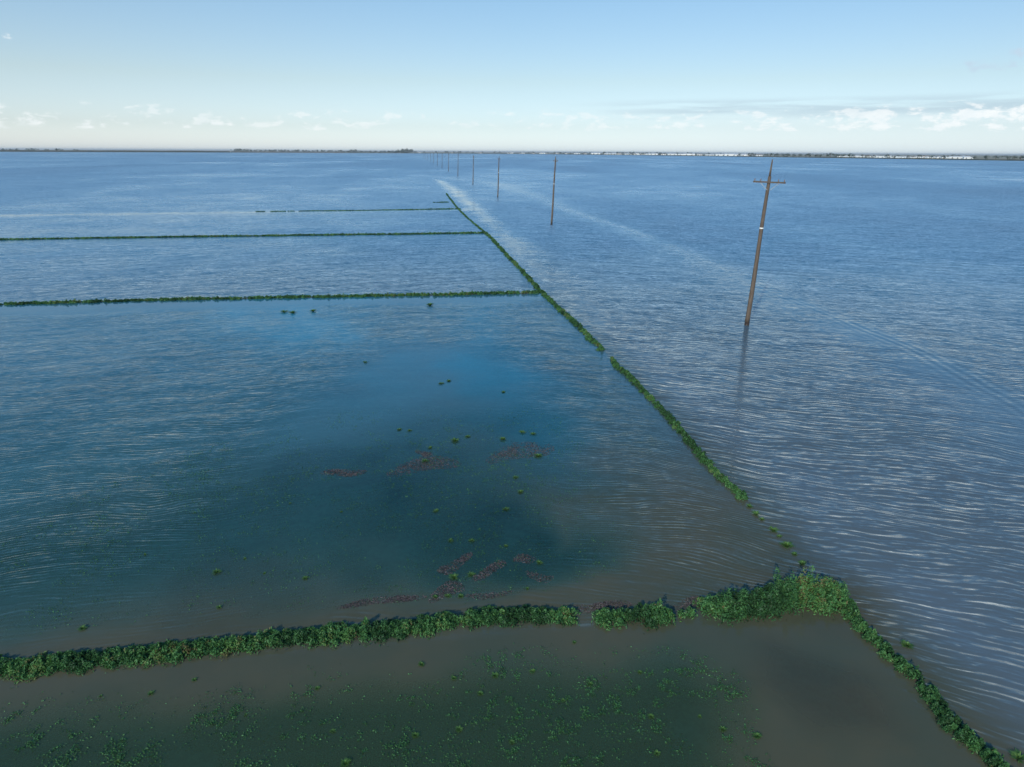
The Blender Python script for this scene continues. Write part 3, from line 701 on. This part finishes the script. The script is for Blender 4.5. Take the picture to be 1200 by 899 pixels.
# buildings
def make_shed(L_, W_, Hh, roofm, label, group):
    root = empty('white_shed', (0, 0, 0)); tag(root, label, 'building', group)
    a, c = L_ / 2, W_ / 2
    V = [(-a, -c, 0), (a, -c, 0), (a, c, 0), (-a, c, 0), (-a, -c, Hh), (a, -c, Hh), (a, c, Hh), (-a, c, Hh), (-a, 0, Hh * 1.3), (a, 0, Hh * 1.3)]
    py_mesh('wall', V, [(0, 1, 5, 4), (1, 2, 6, 9, 5), (2, 3, 7, 6), (3, 0, 4, 8, 7)], M_WHITE, root)
    e = 0.8
    V = [(-a - e, -c - e, Hh - .1), (a + e, -c - e, Hh - .1), (a + e, 0, Hh * 1.3 + .25), (-a - e, 0, Hh * 1.3 + .25), (-a - e, c + e, Hh - .1), (a + e, c + e, Hh - .1)]
    V += [(x, y, z + 0.3) for x, y, z in V]
    py_mesh('roof', V, [(0, 1, 2, 3), (3, 2, 5, 4), (6, 9, 8, 7), (9, 10, 11, 8), (0, 6, 7, 1), (4, 5, 11, 10), (0, 3, 9, 6), (3, 4, 10, 9), (1, 7, 8, 2), (2, 8, 11, 5)], roofm, root)
    for x in (-a * .5, a * .45): box('door', (x - 2, -c - .06, 0.02), (x + 2, -c + .02, Hh * .7), M_DARK, root)
    return root
sheds = [None, None]
def put_shed(px, k, s, back, ry, label, group):
    if sheds[k] is None: o = sheds[k] = make_shed((46, 26)[k], (20, 14)[k], (6.5, 6)[k], (M_ROOF, M_ROOF2)[k], label, group)
    else: o = copy_tree(sheds[k])
    d = ray(px, 178); d = d / d[1]; Y_ = shoreY(px) + back
    o.location = (d[0] * Y_, Y_, 1.0); o.rotation_euler = (0, 0, ry); o.scale = (s, s, min(s, 1.3) * 1.0); o['label'] = label; o['group'] = group
for px, k, s in [(492, 1, .8), (530, 1, .8), (563, 1, .9), (598, 0, 1.0), (612, 0, .9), (625, 1, .8), (636, 0, 1), (642, 1, .9), (652, 1, 1), (663, 1, .9), (676, 0, .9), (686, 1, .8), (698, 0, 1.3), (712, 0, .9)]:
    put_shed(px, k, s, random.uniform(100, 500), random.uniform(-.3, .3), 'small pale building among trees on the far shore, between grove and nearest pole', 'pale buildings in the middle of the far shore')
for px, k, s in [(718, 0, 1), (726, 1, 1), (736, 0, .9), (748, 0, 1.2), (757, 0, 1.0), (766, 0, 1.1), (778, 1, 1), (788, 0, 1.1), (800, 0, 1.0), (808, 0, 1.2), (820, 1, 1), (832, 0, .9), (845, 0, 1.1), (857, 0, 1.3), (868, 0, 1.1), (876, 0, 1.2), (890, 1, 1.0)]:
    put_shed(px, k, s, random.uniform(80, 400), random.uniform(-.3, .3), 'white low building beyond the dark levee, behind the nearest utility pole', 'white buildings left of and behind the nearest pole')
for i in range(24):
    px = 985 + i * 6.6 + random.uniform(-2, 2)
    put_shed(px, 0 if random.random() < .75 else 1, random.uniform(.6, 1.0), random.uniform(300, 700), random.uniform(-.3, .3), 'white low building in the bright row on the far shore right of the nearest pole', 'white buildings in the right row')

# ------------------------------------------------------------------ thin air between here and the far shore
M_HZ, nt = new_mat('pale_air'); b = NB(nt)
pv = b.n('ShaderNodeVolumePrincipled'); pv.inputs['Color'].default_value = (1.0, 1.0, 1.0, 1); pv.inputs['Density'].default_value = 0.00005
pv.inputs['Anisotropy'].default_value = 0.2
out = b.n('ShaderNodeOutputMaterial'); b.lk(pv.outputs[0], out.inputs['Volume'])
hz = box('haze', (-66000, -12000, -2.0), (66000, 66000, 40), M_HZ, None); tag(hz, kind='stuff')

# ------------------------------------------------------------------ light, sky, clouds
SUN_EL, SUN_AZ = 28.0, 203.0           # azimuth clockwise from +Y: behind and to the left
sl = bpy.data.lights.new('sun', 'SUN'); sl.energy = 2.6; sl.angle = math.radians(0.5); sl.color = (1, 0.93, 0.83)
so = bpy.data.objects.new('sun', sl); COL.objects.link(so)
az, el = math.radians(SUN_AZ), math.radians(SUN_EL)
sd = Vector((math.sin(az) * math.cos(el), math.cos(az) * math.cos(el), math.sin(el)))
so.rotation_mode = 'QUATERNION'; so.rotation_quaternion = sd.to_track_quat('Z', 'Y')
w = bpy.data.worlds.new('World'); sc.world = w; w.use_nodes = True; nt = w.node_tree; nt.nodes.clear(); b = NB(nt)
sky = b.n('ShaderNodeTexSky'); sky.sky_type = 'NISHITA'; sky.sun_disc = False
sky.sun_elevation = el; sky.sun_rotation = az; sky.altitude = 60; sky.air_density = 1.0; sky.dust_density = 0.6; sky.ozone_density = 2.0
tc = b.n('ShaderNodeTexCoord'); sp = b.n('ShaderNodeSeparateXYZ'); b.lk(tc.outputs['Generated'], sp.inputs[0])
dx, dy, dz = sp.outputs
A = b.math('ARCTAN2', dx, dy); E = b.math('ARCSINE', dz)
Ad = b.math('MULTIPLY', A, 57.2958); Ed = b.math('MULTIPLY', E, 57.2958)
hue = b.ramp(b.math('DIVIDE', Ed, 60.0, clamp=True), [(0.0, (0.80, 0.93, 1.30)), (0.03, (0.61, 0.68, 0.88)), (0.085, (0.63, 0.64, 0.67)), (0.175, (0.61, 0.68, 0.71)), (0.28, (0.47, 0.86, 1.0)), (0.5, (0.27, 0.74, 0.96)), (1.0, (0.26, 0.70, 0.96))])
skyc = b.mixc(1.0, sky.outputs[0], hue, 'MULTIPLY')
side = b.ramp(b.maprange(Ad, -45.0, 45.0, 0.0, 1.0, False), [(0.0, (1.38, 1.30, 1.24)), (0.5, (1.08, 1.08, 1.07)), (1.0, (1.0, 1.0, 1.0))])
skyc = b.mixc(1.0, skyc, side, 'MULTIPLY')
# puffs near the horizon
cn, _ = b.noise(b.comb(b.math('MULTIPLY', Ad, 0.55), b.math('MULTIPLY', Ed, 1.3), 1.0), 1.0, 6, 0.62)
gate, _ = b.noise(b.comb(b.math('MULTIPLY', Ad, 0.09), 4.0, 2.0), 1.0, 2)
band = b.math('MULTIPLY', b.maprange(Ed, 0.9, 1.8), b.maprange(Ed, 4.2, 2.6))
right = b.maprange(Ad, 5.0, 38.0)
cov = b.math('ADD', b.math('ADD', 0.05, b.math('MULTIPLY', right, 0.08)), b.math('MULTIPLY', b.math('SUBTRACT', gate, 0.5), 0.12))
puff = b.maprange(b.math('ADD', b.math('ADD', cn, cov), b.math('MULTIPLY', b.math('SUBTRACT', band, 1.0), 0.3)), 0.57, 0.68)
puffm = b.math('MULTIPLY', puff, b.math('MULTIPLY', band, b.math('ADD', 0.45, b.math('MULTIPLY', right, 0.4))))
cf, _ = b.noise(b.comb(b.math('MULTIPLY', Ad, 1.1), b.math('MULTIPLY', Ed, 2.0), 6.0), 1.0, 6, 0.62)
def blob(a0, e0, sa, se, amp, flat=True):
    u = b.math('DIVIDE', b.math('SUBTRACT', Ad, a0), sa); v_ = b.math('DIVIDE', b.math('SUBTRACT', Ed, e0 - (0.45 * se if flat else 0)), se * (1.4 if flat else 1))
    g = b.math('SUBTRACT', 1.0, b.math('ADD', b.math('MULTIPLY', u, u), b.math('MULTIPLY', v_, v_)))
    f = b.math('ADD', g, b.math('MULTIPLY', b.math('SUBTRACT', cf, 0.52), 6.5))
    r_ = b.maprange(f, 0.1, 1.5)
    if flat: r_ = b.math('MULTIPLY', r_, b.maprange(b.math('ADD', Ed, b.math('MULTIPLY', cf, 0.25)), e0 - 0.65 * se + .1, e0 - 0.2 * se + .12))
    return b.math('MULTIPLY', r_, amp)
def direction(px, py):
    d = ray(px, py); d = d / np.linalg.norm(d); return math.degrees(math.atan2(d[0], d[1])), math.degrees(math.asin(d[2]))
for cpx, cpy, wpx, hpx, amp in [(1108, 139, 22, 8, .8), (1150, 136, 26, 10, .95), (1185, 135, 34, 14, 1), (1010, 146, 40, 6, .6), (960, 147, 14, 5, .6), (258, 143, 20, 8, .7), (218, 148, 10, 6, .6),
                                (36, 141, 18, 12, .65), (104, 147, 22, 7, .6), (-2, 146, 16, 8, .5), (370, 150, 20, 6, .6), (768, 148, 12, 5, .7), (823, 146, 14, 6, .7), (640, 147, 16, 5, .5), (8, 42, 6, 5, .6)]:
    a0, e0 = direction(cpx, cpy); a0, e0, sa, se = a0, e0, wpx * 0.055, hpx * 0.055
    puffm = b.math('MAXIMUM', puffm, blob(a0, e0, sa, se, amp))
# grey stratus sheet on the right
sn_, _ = b.noise(b.comb(b.math('MULTIPLY', Ad, 0.10), b.math('MULTIPLY', Ed, 1.6), 8.0), 1.0, 5, 0.55)
stb = b.math('MULTIPLY', b.maprange(Ed, 2.2, 3.0), b.maprange(b.math('ADD', Ed, b.math('MULTIPLY', sn_, 0.8)), 4.4, 3.9))
stb = b.math('MULTIPLY', stb, b.math('MULTIPLY', b.maprange(Ad, 2.0, 16.0), b.maprange(sn_, 0.32, 0.6)))
low = b.math('MULTIPLY', b.maprange(Ed, 3.6, 2.4), b.maprange(Ad, -5.0, 25.0))
w1, w2 = direction(1150, 78), direction(1190, 69)
wisp = b.math('MAXIMUM', blob(*w1, 1.5, .4, .6, False), blob(*w2, 1.2, .7, .75, False))
c1 = b.mixc(b.math('MULTIPLY', low, 0.30), skyc, (4.5, 5.2, 5.5))
c1 = b.mixc(b.math('MULTIPLY', stb, 0.65), c1, (3.0, 3.95, 4.6))
c1 = b.mixc(wisp, c1, (3.5, 4.4, 5.3))
shade, _ = b.noise(b.comb(b.math('MULTIPLY', Ad, 0.9), b.math('MULTIPLY', Ed, 2.0), 5.0), 1.0, 3)
cl = b.mixc(shade, (5.2, 5.8, 6.1), (6.9, 6.9, 6.8))
c1 = b.mixc(puffm, c1, cl)
bg = b.n('ShaderNodeBackground'); b.lk(c1, bg.inputs[0]); bg.inputs[1].default_value = 0.125
out = b.n('ShaderNodeOutputWorld'); b.lk(bg.outputs[0], out.inputs[0])

sc.view_settings.view_transform = 'Standard'; sc.view_settings.look = 'None'; sc.view_settings.exposure = 0.35; sc.view_settings.gamma = 1
sc.render.engine = 'CYCLES'
sc.cycles.max_bounces = 4; sc.cycles.diffuse_bounces = 2; sc.cycles.glossy_bounces = 2; sc.cycles.volume_bounces = 0; sc.cycles.transparent_max_bounces = 6
